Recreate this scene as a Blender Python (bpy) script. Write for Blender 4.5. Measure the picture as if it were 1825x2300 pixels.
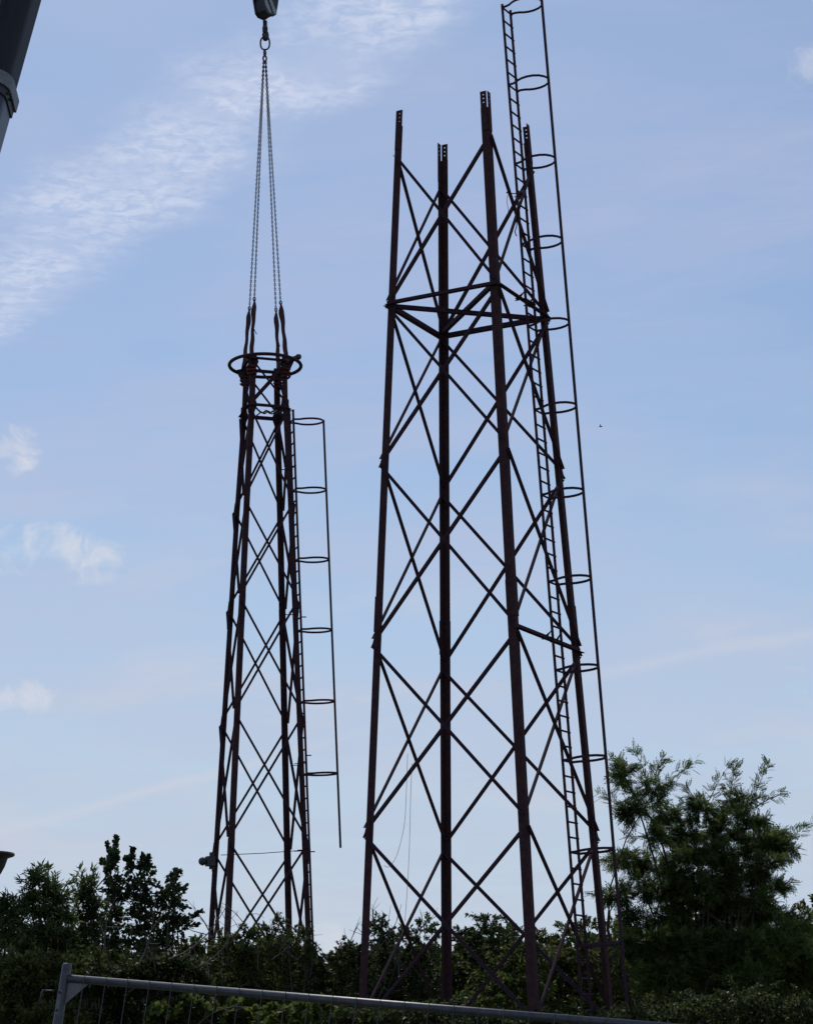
import bpy, math, random
import numpy as np
from mathutils import Vector, Matrix

# ------------------------------------------------------------------ scene, camera
for o in list(bpy.data.objects): bpy.data.objects.remove(o, do_unlink=True)
S = bpy.context.scene
COL = S.collection
PW, PH = 1825.0, 2300.0                      # photograph size, for turning pixels into directions
FPX, PITCH, ROLL, EYE = 5399.5, 0.2462, 0.0207, 1.5
r0 = Vector((1, 0, 0)); f0 = Vector((0, math.cos(PITCH), math.sin(PITCH))); u0 = Vector((0, -math.sin(PITCH), math.cos(PITCH)))
CR = r0*math.cos(ROLL) - u0*math.sin(ROLL)
CU = r0*math.sin(ROLL) + u0*math.cos(ROLL)
cam = bpy.data.cameras.new('camera'); camo = bpy.data.objects.new('camera', cam); COL.objects.link(camo)
m = Matrix((CR, CU, -f0)).transposed().to_4x4(); m.translation = (0, 0, EYE); camo.matrix_world = m
cam.sensor_fit = 'HORIZONTAL'; cam.sensor_width = 36.0; cam.lens = FPX/PW*36.0
cam.clip_start = 0.1; cam.clip_end = 5000
S.camera = camo
S.render.resolution_x, S.render.resolution_y = 812, 1024
S.render.engine = 'CYCLES'

def at(px, py, Y):
    """point at ground distance Y in the direction of photograph pixel (px, py)"""
    d = f0 + CR*((px-PW/2)/FPX) - CU*((py-PH/2)/FPX)
    return Vector((0, 0, EYE)) + d*(Y/d.y)

def azel(px, py):
    p = at(px, py, 1.0) - Vector((0, 0, EYE))
    return math.atan2(p.x, p.y), math.asin(p.normalized().z)

# ------------------------------------------------------------------ sky and sun
SUN_EL, SUN_AZ = math.radians(50), math.radians(-9)        # azimuth clockwise from +Y
W = bpy.data.worlds.new('World'); S.world = W; W.use_nodes = True
nt = W.node_tree; nt.nodes.clear()
def N(t, **k):
    n = nt.nodes.new(t)
    for a, v in k.items(): setattr(n, a, v)
    return n
def val(sock, v):
    if isinstance(v, bpy.types.NodeSocket): nt.links.new(v, sock)
    else: sock.default_value = v
def M(op, a, b=None, c=None, clamp=False):
    n = N('ShaderNodeMath', operation=op, use_clamp=clamp); val(n.inputs[0], a)
    if b is not None: val(n.inputs[1], b)
    if c is not None: val(n.inputs[2], c)
    return n.outputs[0]
def smooth(x, a, b):
    n = N('ShaderNodeMapRange', interpolation_type='SMOOTHSTEP'); val(n.inputs[0], x)
    n.inputs[1].default_value, n.inputs[2].default_value = a, b
    n.inputs[3].default_value, n.inputs[4].default_value = 0, 1
    return n.outputs[0]
def comb(x, y, z=0.0):
    n = N('ShaderNodeCombineXYZ'); val(n.inputs[0], x); val(n.inputs[1], y); val(n.inputs[2], z); return n.outputs[0]
def noise(vec, scale, detail=4, rough=0.55, dist=0.0):
    n = N('ShaderNodeTexNoise'); nt.links.new(vec, n.inputs['Vector'])
    n.inputs['Scale'].default_value = scale; n.inputs['Detail'].default_value = detail
    n.inputs['Roughness'].default_value = rough; n.inputs['Distortion'].default_value = dist
    return n.outputs['Fac']
def mixc(f, a, b):
    n = N('ShaderNodeMix', data_type='RGBA'); val(n.inputs[0], f); val(n.inputs[6], a); val(n.inputs[7], b); return n.outputs[2]
tc = N('ShaderNodeTexCoord'); sep = N('ShaderNodeSeparateXYZ'); nt.links.new(tc.outputs['Generated'], sep.inputs[0])
dx, dy, dz = sep.outputs
zc = M('MAXIMUM', dz, 0.03)
plx, ply = M('DIVIDE', dx, zc), M('DIVIDE', dy, zc)          # where the view ray meets the cloud layer
plane = comb(plx, ply)
az, el = M('ARCTAN2', dx, dy), M('ARCSINE', dz)
ang = comb(az, el)
sky = N('ShaderNodeTexSky', sky_type='NISHITA', sun_disc=False, sun_elevation=SUN_EL, sun_rotation=SUN_AZ,
        altitude=50, air_density=1.0, dust_density=0.8, ozone_density=2.2)
SKYTINT = N('ShaderNodeMix', data_type='RGBA', blend_type='MULTIPLY'); SKYTINT.inputs[0].default_value = 1
nt.links.new(sky.outputs[0], SKYTINT.inputs[6]); SKYTINT.inputs[7].default_value = (0.79, 0.895, 0.975, 1)
col = SKYTINT.outputs[2]
CL = lambda r, g, b, k=10.0: (r*k, g*k, b*k, 1)
# broad thin veil
veil = smooth(noise(plane, 1.1, 3, 0.5, 0.3), 0.33, 0.60)
fine = noise(comb(M('MULTIPLY_ADD', ply, 0.5, plx), M('MULTIPLY', ply, 1.6)), 6.5, 6, 0.62, 0.5)
veil = M('MULTIPLY', veil, M('MULTIPLY_ADD', fine, 1.3, 0.10))
col = mixc(M('MULTIPLY', veil, 0.62), col, CL(.49, .545, .76))
# rippled cirrocumulus band, a straight band in the cloud layer
wob = M('MULTIPLY_ADD', noise(plane, 4.0, 4, 0.6), 0.22, -0.11)
sd = M('ADD', M('ADD', M('MULTIPLY', M('ADD', plx, .465), .848), M('MULTIPLY', M('ADD', ply, -2.77), .53)), wob)
band = M('MULTIPLY', smooth(sd, -0.13, -0.03), M('SUBTRACT', 1.0, smooth(sd, 0.02, 0.11)))
rip = noise(plane, 44.0, 5, 0.62, 0.5)
rip2 = noise(plane, 9.0, 4, 0.55, 0.3)
ripm = M('MULTIPLY', smooth(rip, 0.34, 0.66), smooth(rip2, 0.26, 0.58))
col = mixc(M('MULTIPLY', band, M('MULTIPLY_ADD', ripm, 0.68, 0.30)), col, CL(.63, .70, .88))
# low haze lifting towards the horizon
hz = M('SUBTRACT', 1.0, smooth(el, 0.02, 0.36))
col = mixc(M('MULTIPLY', hz, 0.80), col, CL(.555, .63, .755))
# soft low cloud banks
low = smooth(noise(comb(M('MULTIPLY', az, 1.0), M('MULTIPLY', el, 3.2)), 7.0, 5, 0.58, 0.3), 0.48, 0.74)
low = M('MULTIPLY', low, M('MULTIPLY', smooth(el, 0.02, 0.10), M('SUBTRACT', 1.0, smooth(el, 0.16, 0.30))))
col = mixc(M('MULTIPLY', low, 0.80), col, CL(.63, .65, .74))
# small cumulus puffs low on the left
puffn = noise(ang, 55.0, 6, 0.6, 0.5)
puffn2 = noise(ang, 18.0, 3, 0.5)
for (px, py, rx, ry, k) in ((20, 1010, 88, 66, .85), (105, 1235, 185, 80, .80), (40, 1565, 140, 46, .75), (215, 1300, 60, 25, .35),
                            (1815, 150, 62, 58, .5), (740, 2110, 90, 55, .5), (-160, 1180, 170, 120, .6), (1990, 1560, 200, 60, .5)):
    a, e = azel(px, py); ra, re = rx/FPX, ry/FPX
    q = M('ADD', M('POWER', M('MULTIPLY', M('ADD', az, -a), 1/ra), 2.0), M('POWER', M('MULTIPLY', M('ADD', el, -e), 1/re), 2.0))
    q = M('ADD', M('SUBTRACT', 1.0, q), M('MULTIPLY_ADD', puffn, 3.6, -2.0))
    q = M('ADD', q, M('MULTIPLY_ADD', puffn2, 1.2, -0.6))
    col = mixc(M('MULTIPLY', smooth(q, 0.0, 1.15), k), col, CL(.73, .75, .82))
# worn vapour trails
for (x1, y1, x2, y2, w, k) in ((0, 1868, 480, 1738, 20, .38), (1400, 1500, 1825, 1425, 24, .30), (1300, 330, 1825, 300, 40, .07)):
    a1, e1 = azel(x1, y1); a2, e2 = azel(x2, y2); sl = (e2-e1)/(a2-a1)
    q = M('ABSOLUTE', M('ADD', M('SUBTRACT', M('SUBTRACT', el, e1), M('MULTIPLY', M('ADD', az, -a1), sl)), M('MULTIPLY_ADD', puffn2, 0.006, -0.003)))
    t = M('SUBTRACT', 1.0, smooth(q, 0.0, w/FPX))
    t = M('MULTIPLY', t, M('MULTIPLY', smooth(az, a1-.05, a1+.01), M('SUBTRACT', 1.0, smooth(az, a2, a2+.10))))
    col = mixc(M('MULTIPLY', t, k), col, CL(.66, .68, .76))
bg = N('ShaderNodeBackground'); nt.links.new(col, bg.inputs[0]); bg.inputs[1].default_value = 0.095
wo = N('ShaderNodeOutputWorld'); nt.links.new(bg.outputs[0], wo.inputs[0])

sl = bpy.data.lights.new('sun', 'SUN'); sl.energy = 2.6; sl.angle = math.radians(0.6); sl.color = (1.0, 0.94, 0.86)
so = bpy.data.objects.new('sun', sl); COL.objects.link(so)
sdir = Vector((math.sin(SUN_AZ)*math.cos(SUN_EL), math.cos(SUN_AZ)*math.cos(SUN_EL), math.sin(SUN_EL)))
so.rotation_euler = (-sdir).to_track_quat('-Z', 'Y').to_euler(); so.location = (0, 0, 60)
vs = S.view_settings; vs.view_transform = 'Standard'; vs.look = 'None'; vs.exposure = 0.0; vs.gamma = 1.0; vs.use_curve_mapping = False

# ------------------------------------------------------------------ materials
def mat(name, c1, c2=None, scale=8.0, rough=0.7, metal=0.0, bump=0.0, spots=None, spec=0.5, stretch=None):
    m = bpy.data.materials.new(name); m.use_nodes = True; t = m.node_tree; b = t.nodes['Principled BSDF']
    b.inputs['Roughness'].default_value = rough; b.inputs['Metallic'].default_value = metal
    b.inputs['Specular IOR Level'].default_value = spec
    c2 = c2 or tuple(min(1, v*1.5) for v in c1)
    g = t.nodes.new('ShaderNodeNewGeometry')
    vec = g.outputs['Position']
    if stretch:
        mp = t.nodes.new('ShaderNodeMapping'); mp.inputs['Scale'].default_value = stretch
        t.links.new(vec, mp.inputs[0]); vec = mp.outputs[0]
    n = t.nodes.new('ShaderNodeTexNoise'); n.inputs['Scale'].default_value = scale; n.inputs['Detail'].default_value = 6
    n.inputs['Roughness'].default_value = 0.65
    t.links.new(vec, n.inputs['Vector'])
    r = t.nodes.new('ShaderNodeValToRGB'); r.color_ramp.elements[0].position = 0.35; r.color_ramp.elements[1].position = 0.66
    r.color_ramp.elements[0].color = (*c1, 1); r.color_ramp.elements[1].color = (*c2, 1)
    if spots:
        e = r.color_ramp.elements.new(0.74); e.color = (*spots, 1)
    t.links.new(n.outputs['Fac'], r.inputs[0]); t.links.new(r.outputs[0], b.inputs['Base Color'])
    if bump:
        bp = t.nodes.new('ShaderNodeBump'); bp.inputs['Strength'].default_value = bump; bp.inputs['Distance'].default_value = 0.01
        t.links.new(n.outputs['Fac'], bp.inputs['Height']); t.links.new(bp.outputs[0], b.inputs['Normal'])
    return m
def leafmat(name, c1, c2, trans=0.35, scale=1.2):
    m = bpy.data.materials.new(name); m.use_nodes = True; t = m.node_tree; b = t.nodes['Principled BSDF']; out = t.nodes['Material Output']
    g = t.nodes.new('ShaderNodeNewGeometry')
    n = t.nodes.new('ShaderNodeTexNoise'); n.inputs['Scale'].default_value = scale; n.inputs['Detail'].default_value = 3
    t.links.new(g.outputs['Position'], n.inputs['Vector'])
    ad = t.nodes.new('ShaderNodeMath'); ad.operation = 'MULTIPLY_ADD'; ad.inputs[1].default_value = 0.5; 
    t.links.new(g.outputs['Random Per Island'], ad.inputs[0]); 
    s2 = t.nodes.new('ShaderNodeMath'); s2.operation = 'SUBTRACT'; s2.inputs[1].default_value = 0.25
    t.links.new(n.outputs['Fac'], s2.inputs[0]); t.links.new(s2.outputs[0], ad.inputs[2])
    r = t.nodes.new('ShaderNodeValToRGB'); r.color_ramp.elements[0].position = 0.25; r.color_ramp.elements[1].position = 0.80
    r.color_ramp.elements[0].color = (*c1, 1); r.color_ramp.elements[1].color = (*c2, 1)
    t.links.new(ad.outputs[0], r.inputs[0])
    t.links.new(r.outputs[0], b.inputs['Base Color']); b.inputs['Roughness'].default_value = 0.55; b.inputs['Specular IOR Level'].default_value = 0.12
    tr = t.nodes.new('ShaderNodeBsdfTranslucent'); t.links.new(r.outputs[0], tr.inputs[0])
    mx = t.nodes.new('ShaderNodeMixShader'); mx.inputs[0].default_value = trans
    t.links.new(b.outputs[0], mx.inputs[1]); t.links.new(tr.outputs[0], mx.inputs[2]); t.links.new(mx.outputs[0], out.inputs[0])
    return m
MT = dict(
    steel=mat('rusty_dark_steel', (.040, .022, .028), (.072, .036, .036), 9, .9, 0.0, .3, (.085, .040, .028), .12),
    steel2=mat('rusty_brace_steel', (.040, .022, .036), (.066, .036, .044), 11, .9, 0.0, .2, None, .12),
    galv=mat('galvanised_steel', (.048, .052, .060), (.085, .09, .10), 30, .48, .30, .1),
    galvpale=mat('pale_galvanised_plate', (.13, .13, .135), (.19, .19, .19), 40, .6, .2, .1),
    chain=mat('worn_chain_steel', (.045, .032, .05), (.08, .06, .07), 40, .5, .4),
    web=mat('brown_sling_webbing', (.040, .018, .020), (.075, .030, .028), 30, .9),
    webred=mat('red_sling_webbing', (.075, .012, .010), (.12, .018, .013), 30, .9),
    black=mat('black_painted_steel', (.012, .012, .016), (.022, .022, .028), 14, .5),
    white=mat('dirty_white_paint', (.30, .32, .33), (.45, .47, .47), 25, .6),
    hook=mat('forged_hook_steel', (.030, .032, .045), (.055, .058, .07), 20, .5, .3),
    boom=mat('dark_grey_boom_paint', (.020, .021, .028), (.030, .031, .038), 3, .6, 0, .05, None, .2, (1, 1, .15)),
    boom2=mat('blue_grey_boom_paint', (.022, .036, .055), (.04, .055, .08), 3, .4),
    collar=mat('grey_collar_paint', (.13, .14, .15), (.20, .21, .22), 9, .55, 0, .1),
    lamp=mat('dark_lamp_casing', (.035, .036, .040), (.06, .06, .065), 14, .6),
    glass=mat('lamp_glass', (.05, .06, .07), (.08, .09, .10), 8, .15),
    plastic=mat('dark_plastic', (.018, .017, .020), (.03, .028, .032), 6, .35),
    wire=mat('grey_cable', (.06, .06, .07), (.10, .10, .11), 30, .7),
    bark=mat('grey_brown_bark', (.035, .028, .022), (.075, .062, .048), 14, .9, 0, .6, None, .2, (1, 1, .2)),
    twig=mat('bare_twig', (.07, .06, .05), (.13, .11, .09), 20, .9),
    ground=mat('grass_and_soil', (.035, .045, .016), (.075, .07, .035), 1.4, .95, 0, .5, (.10, .09, .06)),
    hill=leafmat('far_wood', (.02, .035, .014), (.05, .07, .03), .1, .5),
    robinia=leafmat('pinnate_leaf', (.032, .055, .015), (.135, .190, .048), .50, .9),
    poplar=leafmat('poplar_leaf', (.018, .030, .015), (.070, .105, .038), .35, 1.6),
    willow=leafmat('willow_leaf', (.034, .055, .020), (.135, .175, .058), .48, 1.1),
    hedge=leafmat('hedge_leaf', (.018, .030, .011), (.085, .115, .034), .42, .8),
    hedge2=leafmat('hedge_leaf_olive', (.028, .040, .011), (.13, .155, .044), .48, .7),
    shrub=leafmat('shrub_leaf', (.035, .055, .014), (.15, .19, .048), .48, 1.0),
)

# ------------------------------------------------------------------ mesh helpers
class MB:
    def __init__(s): s.v = []; s.f = []
    def add(s, vs, fs):
        b = len(s.v); s.v += [tuple(v) for v in vs]; s.f += [tuple(i+b for i in f) for f in fs]; return s
    def prism(s, prof, p, q, ex, ey, cap=True):
        """profile (list of 2D) swept from p to q; ex, ey are the profile axes"""
        n = len(prof); p, q, ex, ey = Vector(p), Vector(q), Vector(ex), Vector(ey)
        vs = [p+ex*a+ey*b for a, b in prof] + [q+ex*a+ey*b for a, b in prof]
        fs = [(i, (i+1) % n, n+(i+1) % n, n+i) for i in range(n)]
        if cap: fs += [tuple(range(n))[::-1], tuple(range(n, 2*n))]
        return s.add(vs, fs)
    def bar(s, p, q, w, h, up=(0, 0, 1)):
        d = (Vector(q)-Vector(p)).normalized(); ey = Vector(up); ey = (ey-d*ey.dot(d)).normalized(); ex = d.cross(ey)
        return s.prism([(-w/2, -h/2), (w/2, -h/2), (w/2, h/2), (-w/2, h/2)], p, q, ex, ey)
    def tube(s, pts, r, n=8, cap=True, closed=False):
        pts = [Vector(p) for p in pts]; k = len(pts); rs = r if hasattr(r, '__len__') else [r]*k
        b = len(s.v); prev = None
        for i, p in enumerate(pts):
            if closed: d = pts[(i+1) % k]-pts[i-1]
            else: d = pts[min(i+1, k-1)]-pts[max(i-1, 0)]
            d = d.normalized() if d.length > 1e-9 else Vector((0, 0, 1))
            a = prev if prev is not None else (Vector((1, 0, 0)) if abs(d.x) < .8 else Vector((0, 1, 0)))
            a = (a-d*a.dot(d)).normalized(); prev = a; c = d.cross(a)
            s.v += [tuple(p+a*(rs[i]*math.cos(t*2*math.pi/n))+c*(rs[i]*math.sin(t*2*math.pi/n))) for t in range(n)]
        for i in range(k if closed else k-1):
            i2 = (i+1) % k
            s.f += [(b+i*n+t, b+i*n+(t+1) % n, b+i2*n+(t+1) % n, b+i2*n+t) for t in range(n)]
        if cap and not closed: s.f += [tuple(b+t for t in range(n))[::-1], tuple(b+(k-1)*n+t for t in range(n))]
        return s
    def lathe(s, prof, o, axis, n=20):
        """prof: (radius, height) pairs along axis from o"""
        o = Vector(o); d = Vector(axis).normalized(); a = Vector((1, 0, 0)) if abs(d.x) < .8 else Vector((0, 1, 0))
        a = (a-d*a.dot(d)).normalized(); c = d.cross(a); b = len(s.v)
        for r, h in prof: s.v += [tuple(o+d*h+a*(r*math.cos(t*2*math.pi/n))+c*(r*math.sin(t*2*math.pi/n))) for t in range(n)]
        for i in range(len(prof)-1): s.f += [(b+i*n+t, b+i*n+(t+1) % n, b+(i+1)*n+(t+1) % n, b+(i+1)*n+t) for t in range(n)]
        s.f += [tuple(b+t for t in range(n))[::-1], tuple(b+(len(prof)-1)*n+t for t in range(n))]
        return s
    def mesh(s, name):
        me = bpy.data.meshes.new(name); me.from_pydata(s.v, [], s.f); me.update(); return me
def obj(name, mb, material, parent=None, smooth_=False, loc=None):
    me = mb.mesh(name) if isinstance(mb, MB) else mb
    if not me.materials: me.materials.append(MT[material])
    if smooth_ and isinstance(mb, MB): me.polygons.foreach_set('use_smooth', [True]*len(me.polygons))
    o = bpy.data.objects.new(name, me); COL.objects.link(o)
    if parent is not None: o.parent = parent
    if loc is not None: o.location = loc
    return o
def tag(o, label=None, cat=None, group=None, kind=None):
    for k, v in (('label', label), ('category', cat), ('group', group), ('kind', kind)):
        if v: o[k] = v
    return o
def empty(name, loc=(0, 0, 0), label=None, cat=None, group=None):
    o = bpy.data.objects.new(name, None); COL.objects.link(o); o.location = loc; o.empty_display_size = .3
    return tag(o, label, cat, group)
def np_obj(name, V, F, material, parent=None, kind=None):
    """V (n,3) array, F (m,k) array of equal-sided faces"""
    me = bpy.data.meshes.new(name); V = np.asarray(V, np.float32); F = np.asarray(F, np.int32)
    me.vertices.add(len(V)); me.vertices.foreach_set('co', V.ravel())
    k = F.shape[1]; me.loops.add(F.size); me.loops.foreach_set('vertex_index', F.ravel())
    me.polygons.add(len(F)); me.polygons.foreach_set('loop_start', np.arange(len(F), dtype=np.int32)*k)
    me.polygons.foreach_set('loop_total', np.full(len(F), k, np.int32)) if False else None
    me.update(calc_edges=True); me.materials.append(MT[material])
    o = bpy.data.objects.new(name, me); COL.objects.link(o)
    if parent is not None: o.parent = parent
    if kind: o['kind'] = kind
    return o

# ------------------------------------------------------------------ ground
def gz(x, y):
    return -0.11*np.clip(x, -7, 7)*np.exp(-((y-11.8)/7.0)**2)
xs = np.concatenate([[-3000, -800, -250, -90], np.linspace(-40, 40, 81), [90, 250, 800, 3000]])
ys = np.concatenate([[-600, -120, -30], np.linspace(-10, 100, 111), [160, 350, 900, 3000]])
gx, gy = np.meshgrid(xs, ys); rr = np.random.RandomState(3)
near = (np.abs(gx) < 41) & (gy > -11) & (gy < 101)
gzv = gz(gx, gy) + np.where(near, rr.uniform(-.03, .03, gx.shape), 0)
nx, ny = len(xs), len(ys); idx = np.arange(nx*ny).reshape(ny, nx)
F = np.stack([idx[:-1, :-1], idx[:-1, 1:], idx[1:, 1:], idx[1:, :-1]], -1).reshape(-1, 4)
tag(np_obj('ground', np.stack([gx, gy, gzv], -1).reshape(-1, 3), F, 'ground'), kind='structure')

# ------------------------------------------------------------------ lattice towers
def lattice(root, w, levels, ztop, zbase, a, t, ba, bt, gap, off=.05, ztop_w=None):
    """w(z): half diagonal; corner k at angle -90+90k from local axes; k=0 near, 1 right, 2 far, 3 left"""
    angs = [math.radians(-90+90*k) for k in range(4)]
    C = lambda k, z: Vector(((w(z)+off)*math.cos(angs[k % 4]), (w(z)+off)*math.sin(angs[k % 4]), z))
    U = lambda k, j: (C(j, 0)-C(k, 0)).normalized()
    return C, U
def ell(a, t): return [(0, 0), (a, 0), (a, t), (t, t), (t, a), (0, a)]
def leg_part(root, C, U, k, zs, a, t, name='leg', grow=0.0, material='steel'):
    b = MB()
    f1, f2 = U(k, k+1), U(k, k-1)
    if f1.cross(f2).z < 0: f1, f2 = f2, f1
    pr = ell(a, t)
    n = len(pr); sh = (f1+f2)*(-grow)
    vs = [C(k, z)+sh+f1*p+f2*q for z in zs for p, q in pr]
    fs = [(i*n+j, i*n+(j+1) % n, (i+1)*n+(j+1) % n, (i+1)*n+j) for i in range(len(zs)-1) for j in range(n)]
    fs += [tuple(range(n))[::-1], tuple(range((len(zs)-1)*n, len(zs)*n))]
    b.add(vs, fs)
    return obj(name, b, material, root)
def brace(root, C, U, k1, z1, k2, z2, ba, bt, inner, t, inset, name='brace', bo=None):
    """angle bar on the face k1-k2; inner bars sit behind the leg flanges"""
    e = U(k1, k2); p = C(k1, z1)+e*inset; q = C(k2, z2)-e*inset
    d = (q-p).normalized()
    nf = d.cross(e); nf = nf.normalized() if nf.length > 1e-6 else Vector((0, 0, 1)).cross(e)
    c = (C(k1, z1)+C(k2, z2))/2; c.z = 0
    if nf.dot(c) < 0: nf = -nf
    if inner: nf2 = -nf; base = -t-.004
    else: nf2 = nf; base = .004
    ey = d.cross(nf2)
    bo = bo or ba
    pr = [(0, -ba/2), (bt, -ba/2), (bt, ba/2-bt), (bo, ba/2-bt), (bo, ba/2), (0, ba/2)]
    sh = nf*base
    if (nf2.cross(ey)).dot(d) < 0: pr = pr[::-1]
    b = MB().prism(pr, p+sh-d*.05, q+sh+d*.05, nf2, ey)
    return obj(name, b, 'steel2', root)
def fin(root, C, U, k, z, size, t, name='gusset_plate'):
    """small triangular plate standing out past the corner of a leg"""
    for j, sgn in ((k+1, 1), (k-1, 1)):
        e = U(k, j); nrm = Vector((0, 0, 1)).cross(e); c = C(k, z)
        if nrm.dot(Vector((c.x, c.y, 0))) < 0: nrm = -nrm
        p = C(k, z)+nrm*.012
        if sgn*nrm.x*0 == 0:
            vs = [p+e*.10+Vector((0, 0, size*1.1)), p-e*size*.34-Vector((0, 0, size*.55)), p+e*.10-Vector((0, 0, size*.55))]
            vs2 = [v+nrm*.008 for v in vs]
            obj(name, MB().add(vs+vs2, [(0, 1, 2), (5, 4, 3), (0, 3, 4, 1), (1, 4, 5, 2), (2, 5, 3, 0)]), 'steel', root)
def holed_plate(root, o, eu, ev, en, w, h, th, holes, hs, name='splice_plate'):
    """plate w by h with square-cornered bolt holes, each really open"""
    b = MB(); zs = [0]
    for hz in sorted(holes): zs += [hz-hs/2, hz+hs/2]
    zs.append(h)
    def slab(u0_, u1_, v0, v1):
        vs = [o+eu*u+ev*v+en*n_ for n_ in (0, th) for u, v in ((u0_, v0), (u1_, v0), (u1_, v1), (u0_, v1))]
        b.add(vs, [(3, 2, 1, 0), (4, 5, 6, 7), (0, 1, 5, 4), (1, 2, 6, 5), (2, 3, 7, 6), (3, 0, 4, 7)])
    for i in range(len(zs)-1):
        if i % 2 == 0: slab(0, w, zs[i], zs[i+1])
        else: slab(0, w/2-hs/2, zs[i], zs[i+1]); slab(w/2+hs/2, w, zs[i], zs[i+1])
    return obj(name, b, 'steel', root)
def ladder(root, P0, D, E, NV, nh, z_lo, z_hi, bar_lo, bar_hi, gap=.40, depth=.84, hs=1.83, ranges=None, rung_lo=0):
    """caged ladder in root space. P0: first stile at the lowest hoop, D: unit direction up, E: towards second stile, NV: outwards"""
    b = MB()
    for s in (0, gap): b.bar(P0+E*s+D*z_lo, P0+E*s+D*z_hi[0 if s == 0 else 1], .012, .058, NV)
    lad = obj('ladder', b, 'steel2', root)
    rung_me = MB().tube([-E*.015, E*(gap+.060)], .0205, 6).mesh('rung'); rung_me.materials.append(MT['steel2'])
    i0 = int(math.ceil((z_lo+.1)/(hs/6))); i1 = int(math.floor((min(z_hi)-.02)/(hs/6)))
    for i in range(i0, i1+1): obj('rung', rung_me, 'steel2', lad, loc=P0+D*(i*hs/6))
    half = [(0, 0), (.10, .0), (.19, -.03), (.27, -.085), (.37, -.125), (.50, -.135), (.63, -.105), (.74, -.03), (.81, .08), (depth, gap/2)]
    pl = half+[(n_, gap-e_) for n_, e_ in half[-2::-1]]
    b = MB(); pts = [NV*n_+E*e_ for n_, e_ in pl]
    for i in range(len(pts)):
        d = (pts[min(i+1, len(pts)-1)]-pts[max(i-1, 0)]).normalized(); o = D.cross(d)
        for s, h in ((-1, -1), (1, -1), (1, 1), (-1, 1)): b.v.append(tuple(pts[i]+o*(.006*s)+D*(.025*h)))
    for i in range(len(pts)-1): b.f += [(i*4+j, i*4+(j+1) % 4, i*4+4+(j+1) % 4, i*4+4+j) for j in range(4)]
    b.f += [(3, 2, 1, 0), tuple(len(b.v)-4+j for j in range(4))]
    hm = b.mesh('hoop'); hm.materials.append(MT['steel2'])
    for j in range(nh): obj('hoop', hm, 'steel2', lad, loc=P0+D*(j*hs))
    q = P0+NV*(depth+.012)+E*(gap/2)
    obj('cage_bar', MB().bar(q+D*bar_lo, q+D*bar_hi, .046, .046, NV), 'steel2', lad)
    return lad
def knee(root, p, q, r, th, name='bracket'):
    """triangular bracket plate through three points"""
    p, q, r = Vector(p), Vector(q), Vector(r); n = (q-p).cross(r-p).normalized()*th/2
    vs = [p-n, q-n, r-n, p+n, q+n, r+n]
    return obj(name, MB().add(vs, [(2, 1, 0), (3, 4, 5), (0, 1, 4, 3), (1, 2, 5, 4), (2, 0, 3, 5)]), 'steel2', root)

# ---- the standing lower tower
t1 = empty('lattice_tower', (1.4052, 48.4123, 0), 'tall dark rusty lattice tower section with open top and caged ladder, standing on the right', 'tower', 'lattice tower sections')
t1.rotation_euler = (0, 0, .3128)
w1 = lambda z: 2.7415-.0609*(z-EYE)
C1, U1 = lattice(t1, w1, None, None, None, .14, .012, .065, .007, .15)
LV1 = [z+EYE for z in (20.0, 16.555, 13.08, 9.29, 5.464, 1.56)]
ZT = 20.63+EYE
for k in range(4):
    leg_part(t1, C1, U1, k, [0, ZT-.08], .165, .012)
    leg_part(t1, C1, U1, k, [LV1[3]+.22, LV1[3]+.95], .180, .012, 'splice_cover', .012)
    obj('base_plate', MB().bar(C1(k, -.02)-Vector((0, 0, .03)), C1(k, 0)+Vector((0, 0, .03)), .34, .34, U1(k, k+1)), 'steel', t1)
    for j in (k+1, k-1):                      # bolted splice plates left on the open tops
        e = U1(k, j); nrm = Vector((0, 0, 1)).cross(e); c = C1(k, ZT)
        if nrm.dot(Vector((c.x, c.y, 0))) < 0: nrm = -nrm
        o = C1(k, ZT-.60)+e*.012+nrm*.002
        up = (C1(k, ZT)-C1(k, ZT-1)).normalized()
        holed_plate(t1, o, e, up, nrm, .142, .60+.30, .010, (.64, .73, .82), .028)
for i in range(len(LV1)):
    hi = LV1[i]; lo = LV1[i+1] if i+1 < len(LV1) else .35
    for k in range(4):
        brace(t1, C1, U1, k, hi-.14, k+1, lo+.14, .056, .007, False, .012, .05, bo=.080)
        brace(t1, C1, U1, k+1, hi-.14, k, lo+.14, .056, .007, True, .012, .05, bo=.080)
    if 0 < i < 5:
        for k in (1, 3): fin(t1, C1, U1, k, hi, .20, .012)
z2_ = LV1[1]
for k in range(4): brace(t1, C1, U1, k, z2_+.0, k+1, z2_+.0, .10, .009, False, .012, .02, 'strut')
for k, dzz in ((0, .05), (1, -.06)):
    p, q = C1(k, z2_+dzz), C1(k+2, z2_+dzz); d = (q-p).normalized()
    obj('plan_brace', MB().bar(p+d*.10, q-d*.10, .085, .09, (0, 0, 1)), 'steel2', t1)
brace(t1, C1, U1, 0, LV1[3], 1, LV1[3], .11, .009, False, .012, .02, 'strut')
inv1 = (Matrix.Translation(t1.location) @ Matrix.Rotation(.3128, 4, 'Z')).inverted()
R1 = inv1.to_3x3()
E1 = R1 @ Vector((.4815, .8764, 0)); Dv1 = (R1 @ Vector((-.0913, .0359, 2.1514))).normalized(); NV1 = R1 @ Vector((.8764, -.4815, 0))
P1 = inv1 @ Vector((3.1525, 47.4916, 3.1368+EYE))
E1 = (E1-Dv1*E1.dot(Dv1)).normalized(); NV1 = E1.cross(Dv1).normalized()*(1 if E1.cross(Dv1).dot(NV1) > 0 else -1)
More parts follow.
